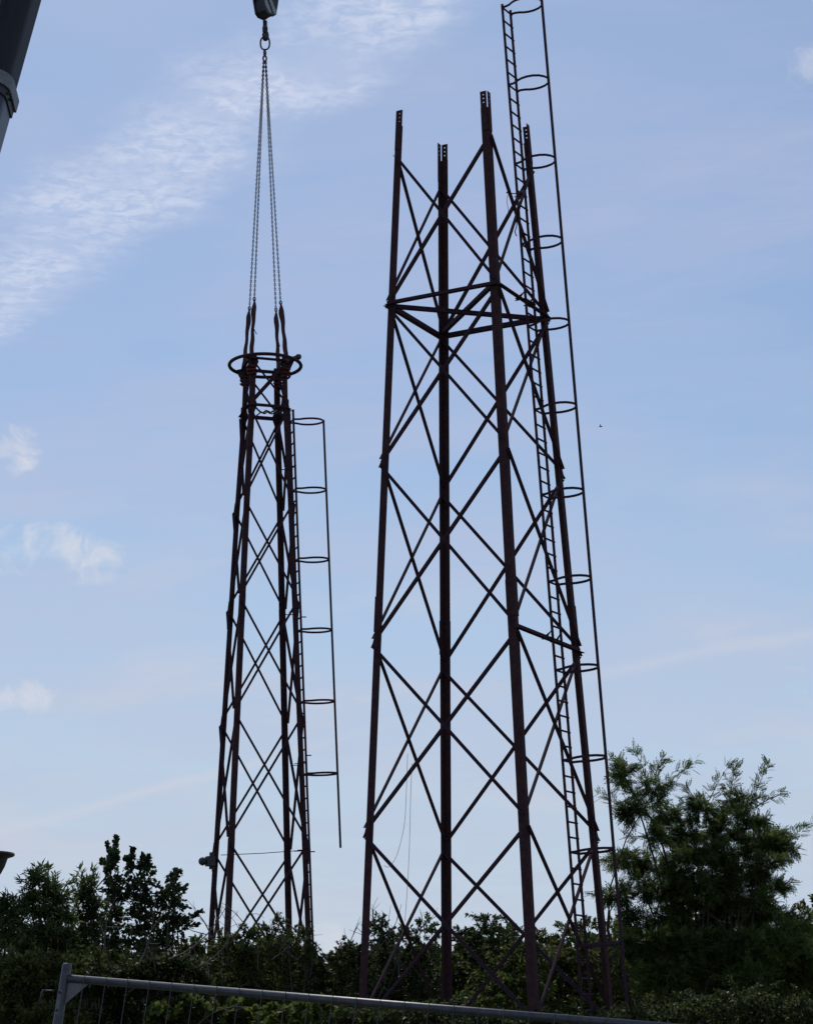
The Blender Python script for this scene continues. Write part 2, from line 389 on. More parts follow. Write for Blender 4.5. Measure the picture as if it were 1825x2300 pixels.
lad1 = ladder(t1, P1, Dv1, E1, NV1, 12, -4.5, (20.13+.08, 20.13+.10), -4.3, 20.13+.06)
for zl in (LV1[1], LV1[3]):                   # triangular brackets that hold the ladder off the face
    for s in (0, .40):
        q = P1+E1*s+Dv1*((zl-P1.z)/Dv1.z)
        b0 = q-NV1*.17
        knee(t1, q+Dv1*.16, b0-E1*(.16 if s == 0 else -.14)+Vector((0, 0, -.02)), b0+Vector((0, 0, -.02)), .012)
        obj('bracket_arm', MB().bar(q-NV1*.02, q-NV1*.24, .05, .008), 'steel2', t1)
# tangled cable left on the ladder and bracing
rnd = random.Random(5)
def cable(px_pts, Y, r, name, label, cat, jit=0.0):
    pts = [at(x, y, Y+(rnd.uniform(-jit, jit))) for x, y in px_pts]
    sm = []
    for i in range(len(pts)-1):
        p0, p1_, p2, p3 = pts[max(i-1, 0)], pts[i], pts[i+1], pts[min(i+2, len(pts)-1)]
        for k in range(4):
            t = k/4
            sm.append(.5*((2*p1_)+(p2-p0)*t+(2*p0-5*p1_+4*p2-p3)*t*t+(3*p1_-p0-3*p2+p3)*t**3))
    sm.append(pts[-1])
    return tag(obj(name, MB().tube(sm, r, 5), 'wire', None, True), label, cat)
YL = 47.75
cable([(1141, 429), (1138, 433), (1160, 434), (1178, 428), (1170, 445), (1155, 440), (1164, 452), (1158, 478), (1160, 505), (1156, 520), (1160, 530)], YL, .012, 'loose_cable',
      'black cable snagged in a knot around the ladder near the tower top', 'cable', .12)
cable([(1146, 432), (1139, 440), (1138, 455), (1141, 470), (1140, 486)], YL-.1, .006, 'loose_cable', 'short black cable end dangling left of the ladder near the tower top', 'cable')
cable([(915, 1693), (914, 1720), (912, 1780), (908, 1850), (896, 1905), (886, 1932), (872, 1948), (862, 1944)], 46.6, .0045, 'hanging_rope', 'thin grey rope hanging in a curl inside the left bay of the right tower', 'rope')
cable([(925, 1715), (922, 1780), (919, 1900), (914, 2000), (909, 2070)], 46.4, .0045, 'hanging_rope', 'thin grey rope hanging straight down inside the left bay of the right tower', 'rope')

# bird far off on the right
bc = at(1348, 958, 140.0)
bmb = MB().lathe([(.005, -.13), (.03, -.06), (.042, 0), (.03, .07), (.012, .13)], bc, (1, .2, .1), 8)
for s in (-1, 1): bmb.add([bc+Vector((.04, 0, .02)), bc+Vector((-.04, 0, .02)), bc+Vector((-.06, .16*s, .09)), bc+Vector((-.02, .18*s, .10)), bc+Vector((.0, 0, .03))], [(0, 1, 2, 3), (0, 4, 3), (4, 1, 2, 3)])
tag(obj('bird', bmb, 'black'), 'tiny dark bird flying right of the tower', 'bird')

# ---- the lifted upper section
LOC2 = Vector((-3.9792, 60.8459, 0)); a2, b2 = .0146, .0269
zt2 = Vector((a2, b2, 1)).normalized(); rz = Matrix.Rotation(-.5039, 3, 'Z')
x2 = rz @ Vector((1, 0, 0)); x2 = (x2-zt2*x2.dot(zt2)).normalized(); y2 = zt2.cross(x2)
M2 = Matrix((x2, y2, zt2)).transposed().to_4x4(); M2.translation = LOC2+Vector((-a2*EYE, -b2*EYE, 0))
t2 = empty('lattice_tower', (0, 0, 0), 'slimmer rusty lattice tower section with a ring at its top, slung from the crane hook', 'tower', 'lattice tower sections')
t2.matrix_world = M2
Z21 = 18.26+EYE; ZT2 = 19.67+EYE
def w2(z):
    zr = z-EYE
    if zr <= 15.66: return 1.7464-.0554*zr
    f = min((zr-15.66)/(18.26-15.66), 1); base = .8788+(.70-.8788)*f
    return base if zr <= 18.26 else .70+(.655-.70)*(zr-18.26)/1.41
C2, U2 = lattice(t2, w2, None, None, None, .11, .01, .055, .006, .12, .03)
LV2 = [z+EYE for z in (18.26, 15.656, 12.997, 9.972, 6.704, 3.38, .10)]
for k in range(4):
    leg_part(t2, C2, U2, k, [0, 15.66+EYE, Z21, ZT2], .140, .010)
    for zz in (12.997, 6.704):
        leg_part(t2, C2, U2, k, [zz+EYE-.55, zz+EYE+.05], .152, .010, 'splice_cover', .010)
for i in range(len(LV2)-1):
    hi, lo = LV2[i], LV2[i+1]
    for k in range(4):
        brace(t2, C2, U2, k, hi-.12, k+1, lo+.12, .058, .006, False, .010, .04)
        brace(t2, C2, U2, k+1, hi-.12, k, lo+.12, .058, .006, True, .010, .04)
    for k in (1, 3):
        if i: fin(t2, C2, U2, k, hi, .16, .01)
for k in range(4):
    brace(t2, C2, U2, k, ZT2-.16, k+1, Z21+.10, .055, .006, False, .010, .03)
    brace(t2, C2, U2, k+1, ZT2-.16, k, Z21+.10, .055, .006, True, .010, .03)
    for zz, s in ((Z21, .085), (ZT2-.1, .075)):
        brace(t2, C2, U2, k, zz, k+1, zz, s, .008, False, .010, .02, 'strut')
    for zz in (Z21, ZT2-.2):                   # node plates
        for j in (k+1, k-1):
            e = U2(k, j); nrm = Vector((0, 0, 1)).cross(e); c = C2(k, zz)
            if nrm.dot(Vector((c.x, c.y, 0))) < 0: nrm = -nrm
            o = C2(k, zz)+nrm*.016
            vs = [o-Vector((0, 0, .22)), o+e*.13-Vector((0, 0, .20)), o+e*.20, o+e*.13+Vector((0, 0, .20)), o+Vector((0, 0, .22))]
            vs += [v+nrm*.008 for v in vs]
            obj('gusset_plate', MB().add(vs, [(4, 3, 2, 1, 0), (5, 6, 7, 8, 9)]+[(i, (i+1) % 5, (i+1) % 5+5, i+5) for i in range(5)]), 'steel', t2)
# ring and its arms
RR = .955; zr_ = ZT2-.12
ring = obj('ring', MB().tube([(RR*math.cos(i*2*math.pi/56), RR*math.sin(i*2*math.pi/56), zr_) for i in range(56)], .048, 8, closed=True), 'steel', t2, True)
for k in range(4):
    a_ = math.radians(-90+90*k); u = Vector((math.cos(a_), math.sin(a_), 0))
    p = C2(k, zr_)
    obj('ring_arm', MB().bar(p, u*RR+Vector((0, 0, zr_)), .07, .05), 'steel', t2)
    knee(t2, p+Vector((0, 0, -.42)), p+Vector((0, 0, -.03)), u*(RR-.05)+Vector((0, 0, zr_-.03)), .014, 'knee_plate')
# lamps on the section: one on the ring, one low on the left leg
inv2 = M2.inverted(); R2 = inv2.to_3x3()
def lamp(pc, dirw, r, box, arm_from):
    c = inv2 @ pc; d = (R2 @ dirw).normalized()
    b = MB().bar(inv2 @ arm_from, c-d*r*.85, box, box*1.2)
    l = obj('lamp', b, 'lamp', t2)
    obj('lamp_head', MB().lathe([(r*.35, -r), (r*.8, -r*.7), (r, -r*.1), (r*.93, r*.45), (r*.6, r*.85), (r*.2, r)], c, d, 16), 'lamp', l, True)
    obj('lamp_rim', MB().lathe([(r*1.06, -.012), (r*1.06, .02)], c, d, 16), 'lamp', l, True)
lamp(at(670, 801, 61.0), Vector((.9, -.3, .35)), .080, .09, at(642, 812, 61.0))
lamp(at(455, 1935, 60.9), Vector((-1, -.15, 0)), .105, .20, at(481, 1935, 61.0))
obj('lamp_bracket', MB().bar(inv2 @ at(476, 1915, 60.98), inv2 @ at(475, 1953, 60.98), .13, .02), 'lamp', t2)
obj('tie_rod', MB().tube([inv2 @ at(496, 1921, 60.9), inv2 @ at(590, 1917, 60.75), inv2 @ at(684, 1910, 60.6)], .010, 6), 'steel2', t2)
e2w = Vector((.278, -.961, 0)); n2w = Vector((.961, .278, 0)); d2w = Vector((-.0246, -.038, .9694)).normalized()
P2 = inv2 @ Vector((-2.6342, 59.9339, 8.3665+EYE)); D2 = (R2 @ d2w).normalized(); E2 = R2 @ (-e2w); E2 = (E2-D2*E2.dot(D2)).normalized()
N2 = E2.cross(D2).normalized(); N2 = N2 if N2.dot(R2 @ n2w) > 0 else -N2
lad2 = ladder(t2, P2, D2, E2, N2, 6, -9.3, (9.15+.26, 9.15+.26), -1.86, 9.15+.05)
for zl in [9.15+.22, 9.15-1.25, 9.15-5.05, 9.15-8.9, -1.9]:
    for s in (0, .40):
        q = P2+E2*s+D2*zl
        obj('bracket_arm', MB().bar(q+N2*.03, q-N2*.30, .05, .012), 'steel2', t2)
for zl in (3.97, .45, -1.95): obj('bolt', MB().tube([P2+D2*zl+N2*.0, P2+D2*zl+N2*.14], .016, 6), 'steel2', t2)

cable([(572, 912), (580, 921), (590, 927), (598, 922), (606, 928), (613, 923), (621, 929), (630, 924)], 61.5, .026, 'loose_rope', 'dark twisted rope tangled along the strut below the ring', 'rope', .05)
cable([(574, 935), (586, 926), (594, 929), (603, 923), (610, 930), (622, 922)], 61.4, .020, 'loose_rope', 'thinner dark rope wound through the tangle on the strut below the ring', 'rope', .05)
# ------------------------------------------------------------------ slings, chain, hook block
HY = 61.15
hub = at(594, 128, HY)
names = ['near', 'right', 'far', 'left']
tops = []
spx = {0: (571, 673), 1: (630, 681), 2: (619.5, 697), 3: (560, 694)}
for k in range(4):
    pl = M2 @ (C2(k, ZT2-.35)*1.0)
    tp = at(*spx[k], pl.y+.02); tops.append(tp)
    foot = M2 @ (C2(k, ZT2-.30)); ax = tp-foot
    side = Vector((1, 0, 0)); tw = rnd.uniform(0, 3)
    ring_pts = []
    nseg = 18; b = MB()
    prof = [.010, .030, .052, .058, .054, .046, .040, .036, .034, .036, .040, .046, .050, .052, .052, .054, .056, .058, .06]
    for i in range(nseg+1):
        t = i/nseg; c = tp-ax*t; th = tw+t*2.2; wv = prof[i]*(1.15 if k != 1 else 1.3)
        ud = Vector((math.cos(th)*.55+.7, math.sin(th)*.5, 0)).normalized(); vd = ax.normalized().cross(ud)
        for s, h in ((-1, -1), (1, -1), (1, 1), (-1, 1)): b.v.append(tuple(c+ud*(wv*s)+vd*(.020*h)+Vector((.008*math.sin(i*1.3+k), 0, 0))))
    for i in range(nseg): b.f += [(i*4+j, i*4+(j+1) % 4, i*4+4+(j+1) % 4, i*4+4+j) for j in range(4)]
    b.f += [(3, 2, 1, 0), tuple(nseg*4+j for j in range(4))]
    sr = empty('web_sling', foot, ('brown web sling on the nearest leg of the hoisted section, second from the left',
        'brown web sling farthest right of the four above the hoisted section',
        'brown web sling on the far leg of the hoisted section, third from the left',
        'brown web sling farthest left of the four above the hoisted section')[k], 'sling', 'web slings on the hoisted section')
    w = obj('webbing', b, 'web', None); w.parent = sr; w.matrix_parent_inverse = Matrix.Translation(-foot)
    # choker wrap round the leg under the ring
    lc = M2 @ (C2(k, ZT2-.34)*1.0); ctr = M2 @ Vector((0, 0, ZT2-.34)); lc = lc+(ctr-lc).normalized()*.045
    wb = MB()
    for q in range(3):
        wb.tube([lc+Vector((.105*math.cos(i*.52), .105*math.sin(i*.52), -.10*q+.02*math.sin(i*1.1+q))) for i in range(12)], .032, 6, closed=True)
    wr = obj('choker_wrap', wb, 'webred', None, True); wr.parent = sr; wr.matrix_parent_inverse = Matrix.Translation(-foot)
    if k in (0, 2):
        tl = tp-ax*.42
        tlo = obj('tail', MB().tube([tl, tl+Vector((.04, -.03, -.10)), tl+Vector((.10 if k == 0 else .07, -.03, -.22))], .012, 5), 'web'); tlo.parent = sr; tlo.matrix_parent_inverse = Matrix.Translation(-foot)
cs = empty('chain_sling', hub, 'four-leg chain sling with oval master link hanging from the hook', 'chain sling')
PI_ = Matrix.Translation(-hub)
def part_world(name, mb, material, parent, smooth_=False):
    o = obj(name, mb, material, parent, smooth_); o.matrix_parent_inverse = Matrix.Translation(-parent.location); return o
def oval(c, hw, hh, r, ux, uz, n=24, rn=8):
    pts = []
    for i in range(n):
        a_ = 2*math.pi*i/n; x, z = math.cos(a_), math.sin(a_)
        x = math.copysign(abs(x)**.75, x); z = math.copysign(abs(z)**.9, z)
        pts.append(c+ux*(x*hw)+uz*(z*hh))
    return pts
X, Z = Vector((1, 0, 0)), Vector((0, 0, 1))
ml = at(595, 96.5, HY)
part_world('master_link', MB().tube(oval(ml, .125, .19, .021, X, Z), .024, 8, closed=True), 'chain', cs, True)
part_world('connector_link', MB().tube(oval(at(594.5, 119, HY), .035, .085, .014, Vector((.5, .86, 0)), Z, 16), .027, 7, closed=True), 'chain', cs, True)
part_world('connector_link', MB().tube(oval(at(594.5, 131, HY), .045, .075, .016, Vector((.95, .3, 0)), Z, 16), .026, 7, closed=True), 'chain', cs, True)
for k in range(4):
    st = hub+Vector((.02 if k in (0, 1) else -.02, 0, -.05)); st = at({0: 592.5, 1: 597, 2: 596, 3: 591.5}[k], 138, HY+(-.03 if k in (0, 1) else .03)); en = tops[k]
    d = (en-st); Ln = d.length; d.normalize(); n_ = int(Ln/.062); pit = Ln/n_
    u = d.cross(Vector((0, 1, 0))).normalized(); v = d.cross(u)
    V = []; Fc = []
    ringp = [(math.cos(i*2*math.pi/8), math.sin(i*2*math.pi/8)) for i in range(8)]
    for i in range(n_):
        c = st+d*(pit*(i+.5)); s_ = u if i % 2 == 0 else v; o_ = v if i % 2 == 0 else u; b0 = len(V)
        for (cx, sy) in ringp:
            pc = c+d*(sy*pit*.66)+s_*(cx*.019); rad = (d*sy+s_*cx).normalized()
            for a_ in range(4):
                V.append(tuple(pc+rad*(.0105*math.cos(a_*math.pi/2))+o_*(.0105*math.sin(a_*math.pi/2))))
        for q in range(8):
            q2 = (q+1) % 8
            for a_ in range(4): Fc.append((b0+q*4+a_, b0+q*4+(a_+1) % 4, b0+q2*4+(a_+1) % 4, b0+q2*4+a_))
    ch = np_obj('chain', V, Fc, 'chain', cs); ch.matrix_parent_inverse = PI_
    part_world('shackle', MB().tube(oval(en+Vector((0, 0, .02)), .032, .055, .01, X, Z, 14), .012, 6, closed=True), 'chain', cs, True)

# hook block
hb0 = at(594, 30, HY)
hb = empty('hook_block', at(594, 90, HY), 'black crane hook block with white hazard stripes at the top edge', 'hook block')
pxm = HY/math.cos(.42)/FPX                        # metres per photo pixel at the hook
yaw = math.radians(-38); bu = Vector((math.cos(yaw+math.pi/2)*1, math.sin(yaw+math.pi/2), 0))
wd = Vector((math.cos(math.radians(48)), math.sin(math.radians(48)), 0))        # along the striped cheek, away to the right
nd = Vector((math.sin(math.radians(48)), -math.cos(math.radians(48)), 0))       # cheek normal, towards the camera and right
cen = at(596, 5, HY)
cheek = [(-.30, .55), (-.33, .20), (-.30, .0), (-.22, -.36), (-.12, -.44), (.12, -.44), (.22, -.36), (.30, .0), (.33, .20), (.30, .55), (.16, .75), (-.16, .75)]
def plate(out, o, ex, ez, en_, th):
    n = len(out); vs = [o+ex*a_+ez*b_-en_*th/2 for a_, b_ in out]+[o+ex*a_+ez*b_+en_*th/2 for a_, b_ in out]
    return MB().add(vs, [tuple(range(n))[::-1], tuple(range(n, 2*n))]+[(i, (i+1) % n, n+(i+1) % n, n+i) for i in range(n)])
for s in (-1, 1): part_world('cheek_plate', plate([(a_*1.0, b_) for a_, b_ in cheek], cen+nd*(.17*s), wd, Z, nd, .05), 'black', hb)
part_world('sheave', MB().lathe([(.10, -.10), (.26, -.10), (.26, -.06), (.22, -.03), (.26, 0), (.22, .03), (.26, .06), (.26, .10), (.10, .10)], cen+Z*.22, nd, 28), 'hook', hb, True)
part_world('counterweight', plate([(-.24, .1), (-.26, -.10), (-.20, -.34), (-.12, -.43), (.10, -.43), (.20, -.34), (.26, -.10), (.24, .1)], cen, wd, Z, nd, .27), 'black', hb)
part_world('axle', MB().lathe([(.07, -.23), (.07, .23)], cen+Z*.22, nd, 12), 'hook', hb)
for q in ([(-.24, .02), (-.17, .02), (.05, -.38), (-.06, -.38), (-.2, -.2)], [(-.06, .02), (.06, .02), (.22, -.24), (.18, -.36), (.13, -.36)]):
    part_world('hazard_stripe', plate(q, cen+nd*.198, wd, Z, nd, .006), 'white', hb)
# shank and hook
hc = at(594.5, 75, HY)
part_world('shank', MB().lathe([(.075, -.10), (.075, .0), (.06, .02), (.06, .18)], at(595, 60, HY), Z, 14), 'hook', hb, True)
hk = []; hr = []
ux = Vector((.35, .94, 0)).normalized()
for i in range(19):
    t = i/18; a_ = math.radians(100-290*t)
    hk.append(at(594.5, 76, HY)+ux*(.085*math.cos(a_)*(1 if a_ < 1.4 else 1))+Z*(.105*math.sin(a_)-.02)); hr.append(.066+.018*math.sin(math.pi*min(t*1.3, 1))-.03*max(0, t-.6)/.4)
part_world('hook', MB().tube([at(595, 60, HY)-Z*.05]+hk, [.062]+hr, 10), 'hook', hb, True)

# ------------------------------------------------------------------ crane boom, top left
ba_, bb_ = at(80, 0, 55.8), at(0, 285, 54.9)
bd = (ba_-bb_).normalized(); base_p = bb_-bd*((bb_.z-1.6)/bd.z); tip_p = ba_+bd*28.0
bx = Vector((1, 0, 0)); bx = (bx-bd*bx.dot(bd)).normalized(); by = bd.cross(bx)
def boomsec(p, q, hw, hd, name, mtl, par):
    # box top, rounded belly towards the camera; the right edge stays on the traced line
    pr = [(-hw, hd), (hw, hd), (hw, -hd*.35)]+[(hw*math.cos(a_), -hd*.35-hd*.75*math.sin(a_)) for a_ in [i*math.pi/10 for i in range(1, 10)]]+[(-hw, -hd*.35)]
    if bx.cross(by).dot(bd) > 0: pr = pr[::-1]
    b = MB().prism(pr, p, q, bx, by); return part_world(name, b, mtl, par)
HWB = .46
ax0 = lambda p, hw: p-bx*hw
crane = empty('crane_boom', (base_p.x-HWB, base_p.y, 0), 'dark telescopic crane boom crossing the upper left corner', 'crane boom')
tcol = bb_+bd*((at(22, 205, 55.2).z-bb_.z)/bd.z)
boomsec(ax0(base_p, HWB), ax0(tcol, HWB), HWB+.015, .52, 'boom_section', 'boom2', crane)
boomsec(ax0(tcol-bd*.3, HWB), ax0(tip_p, HWB), HWB-.012, .48, 'boom_section', 'boom', crane)
boomsec(ax0(tcol-bd*.20, HWB), ax0(tcol+bd*.16, HWB), HWB+.10, .62, 'collar', 'collar', crane)
boomsec(ax0(tcol-bd*.42, HWB), ax0(tcol-bd*.22, HWB), HWB+.05, .57, 'wear_pad_band', 'lamp', crane)
for yy in (-.3, -.05): part_world('bolt', MB().tube([ax0(tcol-bd*.30, HWB)+bx*(HWB+.04)+by*yy, ax0(tcol-bd*.30, HWB)+bx*(HWB+.16)+by*yy-bd*.02], .035, 6), 'hook', crane)
part_world('hydraulic_hose', MB().tube([ax0(base_p, HWB)-by*.7*(1 if by.y > 0 else -1)-bx*.2+bd*4, ax0(tip_p, HWB)-by*.62*(1 if by.y > 0 else -1)-bx*.2], .03, 6), 'boom2', crane)
tipc = Vector((hb.location.x, HY, tip_p.z+.8))
boomsec(ax0(tip_p, HWB), ax0(tip_p, HWB)+bd*1.6, HWB*.9, .5, 'boom_head', 'boom', crane)
part_world('head_beam', MB().bar(ax0(tip_p, HWB)+bd*1.0, tipc, .30, .35), 'boom', crane)
part_world('head_sheave', MB().lathe([(.08, -.12), (.30, -.12), (.25, 0), (.30, .12), (.08, .12)], tipc, nd, 24), 'hook', crane, True)
for s in (-1, 1):
    hr_ = obj('hoist_rope', MB().tube([cen+wd*(.22*s)+Z*.30, tipc+wd*(.24*s)], .012, 6), 'chain', None)
    tag(hr_, 'steel hoist rope on the %s side of the hook block, rising out of the picture' % ('left' if s < 0 else 'right'), 'rope', 'hoist ropes')

# bowl-shaped dark fitting, use unknown, at the left edge, its post outside the picture
fb = at(-22, 1915, 22.0); fpx = 22.0/FPX/math.cos(.1)
bowlo = empty('bowl_fitting', (fb.x-.02, fb.y, 0), 'dark bowl-shaped fitting with flared rim cut off by the left edge', 'lamp')
upv = Vector((.035, 0, 1)).normalized()
R_ = 22*fpx
part_world('bowl', MB().lathe([(R_*.35, -62*fpx), (R_*.9, -57*fpx), (R_*1.25, -44*fpx), (R_*1.55, -30*fpx), (R_*1.74, -16*fpx), (R_*1.80, -12*fpx), (R_*2.38, -7.5*fpx), (R_*2.5, -4*fpx), (R_*2.42, -.5*fpx), (R_*1.6, .6*fpx), (R_*.4, 1.4*fpx)], fb, upv, 32), 'plastic', bowlo, True)
part_world('post', MB().tube([Vector((fb.x-.02, fb.y, 0)), fb-upv*(60*fpx)], .04, 10), 'plastic', bowlo)

# ------------------------------------------------------------------ temporary mesh fence
fl = at(146, 2198, 12.45); fr = at(1668, 2322, 11.0)
fe = (fr-fl).normalized(); fl_len = (fr-fl).length
pv = at(137, 2165, 12.45)-at(111, 2300, 12.45); pv.normalize()
pv = (pv-fe*pv.dot(fe)*.6).normalized(); fn = fe.cross(pv).normalized(); fn = fn if fn.y < 0 else -fn
hgt = 2.0
fence = empty('mesh_fence_panel', fl-pv*hgt, 'leaning galvanised mesh fence panel crossing the bottom of the picture', 'fence')
for s, ex_ in ((0, .075), (1, .012)):
    p = fl+fe*(fl_len*s)
    pst = part_world('post', MB().tube([p-pv*hgt, p+pv*(ex_-.01), p+pv*ex_], [.0245, .0245, .020], 14), 'galv', fence, True)
    for hz in (.075, .165):
        part_world('bolt', MB().tube([p-pv*hz+fn*.022, p-pv*hz+fn*.032], .008, 8), 'black', fence)
    part_world('splice_strip', MB().bar(p-pv*.06+fn*.0245, p-pv*.185+fn*.0245, .022, .003, fn), 'galvpale', fence)
part_world('top_rail', MB().tube([fl+fe*.022, fr-fe*.022], .0205, 14), 'galv', fence, True)
part_world('bottom_rail', MB().tube([fl+fe*.022-pv*1.85, fr-fe*.022-pv*1.85], .0205, 10), 'galv', fence, True)
for p, s in ((fl, 1), (fr, -1)):
    a0 = p+fe*.020*s-pv*.018
    n_ = fn*.002
    vs = [a0, a0+fe*.125*s, a0-pv*.115]; vs = [v-n_ for v in vs]+[v+n_ for v in vs]
    part_world('gusset_plate', MB().add(vs, [(0, 1, 2), (5, 4, 3), (0, 3, 4, 1), (1, 4, 5, 2), (2, 5, 3, 0)]), 'galvpale', fence)
nw = int(fl_len/.1255)
for i in range(1, nw):
    p = fl+fe*(i*fl_len/nw)
    part_world('wire', MB().tube([p+fn*.0225+pv*.021, p+fn*.0235-pv*.02, p+fn*.0225-pv*1.87], .0022, 5), 'wire', fence)
for i in range(1, 7):
    p = fl-pv*(.28*i)
    part_world('cross_wire', MB().tube([p+fe*.02+fn*.0185, p+fe*(fl_len-.02)+fn*.0185], .0022, 5), 'wire', fence)
lp = [at(113, 2226, 12.45), at(97, 2225, 12.42), at(95, 2228, 12.42), at(88, 2256, 12.44)]
part_world('latch', MB().tube([at(122, 2226, 12.45)]+lp, .005, 6), 'galv', fence, True)

# ------------------------------------------------------------------ vegetation
def rnd_dirs(rs, n):
    v = rs.normal(size=(n, 3)); return v/np.linalg.norm(v, axis=1, keepdims=True)
def unit(v): return v/np.maximum(np.linalg.norm(v, axis=-1, keepdims=True), 1e-9)
LEAF = {   # template vertices (along y, across x) and faces
    'round': (np.array([(0, 0, 0), (.42, .35, .05), (.30, .8, .0), (0, 1.05, -.10), (-.30, .8, 0), (-.42, .35, .05)]), [(0, 1, 2, 3), (0, 3, 4, 5)]),
    'oval': (np.array([(0, 0, 0), (.24, .45, .05), (0, 1.0, -.10), (-.24, .45, .05)]), [(0, 1, 2, 3)]),
    'slim': (np.array([(0, 0, 0), (.13, .45, .03), (0, 1.0, -.14), (-.13, .45, .03)]), [(0, 1, 2, 3)]),
}
def pinnate(pairs=6):
    V = []; Fq = []
    for i in range(pairs):
        y = .14+.80*i/pairs; dr = -.22*y*y; ln = .30*(1-.35*abs(i/pairs-.45)); wd_ = .060
        for s in (-1, 1):
            b = len(V); d = np.array([s*.86, .42, -.22]); d /= np.linalg.norm(d); pr = np.array([-d[1]*s, d[0]*s, 0]); o = np.array([0, y, dr])
            V += [o, o+d*ln*.5+pr*wd_, o+d*ln, o+d*ln*.5-pr*wd_]; Fq.append((b, b+1, b+2, b+3))
    b = len(V); o = np.array([0, .94, -.2]); V += [o, o+[.06, .13, -.03], o+[0, .28, -.08], o+[-.06, .13, -.03]]; Fq.append((b, b+1, b+2, b+3))
    b = len(V); V += [np.array([.006, 0, 0]), np.array([.005, .95, -.2]), np.array([-.005, .95, -.2]), np.array([-.006, 0, 0])]; Fq.append((b, b+1, b+2, b+3))
    return np.array(V, float), Fq
LEAF['pinnate'] = pinnate()
def leaves_arrays(P, A, Nn, size, kind):
    T, Fq = LEAF[kind]; n = len(P)
    A = unit(A); X_ = unit(np.cross(A, Nn)); Z_ = np.cross(X_, A)
    s = size[:, None, None]
    V = P[:, None, :]+s*(T[None, :, 0:1]*X_[:, None, :]+T[None, :, 1:2]*A[:, None, :]+T[None, :, 2:3]*Z_[:, None, :])
    Fa = np.array(Fq); Fa = Fa[None]+(np.arange(n)*len(T))[:, None, None]
    return V.reshape(-1, 3), Fa.reshape(-1, 4)
def twig_mesh(segs, name, material, parent, n=4):
    V = []; Fq = []
    for pts, r0_, r1_ in segs:
        k = len(pts); b = len(V); prev = None
        for i, p in enumerate(pts):
            d = pts[min(i+1, k-1)]-pts[max(i-1, 0)]; d = d/max(np.linalg.norm(d), 1e-9)
            a = np.array([1., 0, 0]) if abs(d[0]) < .8 else np.array([0., 1, 0])
            if prev is not None: a = prev
            a = a-d*a.dot(d); a /= np.linalg.norm(a); prev = a; c = np.cross(d, a); r = r0_+(r1_-r0_)*i/(k-1)
            for t in range(n): V.append(p+a*r*math.cos(t*2*math.pi/n)+c*r*math.sin(t*2*math.pi/n))
        for i in range(k-1):
            for t in range(n): Fq.append((b+i*n+t, b+i*n+(t+1) % n, b+(i+1)*n+(t+1) % n, b+(i+1)*n+t))
    return np_obj(name, V, Fq, material, parent)
def bez(p, q, rs, sag=.15, n=6, up=0.3):
    p, q = np.array(p, float), np.array(q, float); L = np.linalg.norm(q-p)
    c = (p+q)/2+rs.normal(size=3)*L*sag*.6+np.array([0, 0, L*up*.3])
    t = np.linspace(0, 1, n)[:, None]
    return (1-t)**2*p+2*t*(1-t)*c+t*t*q
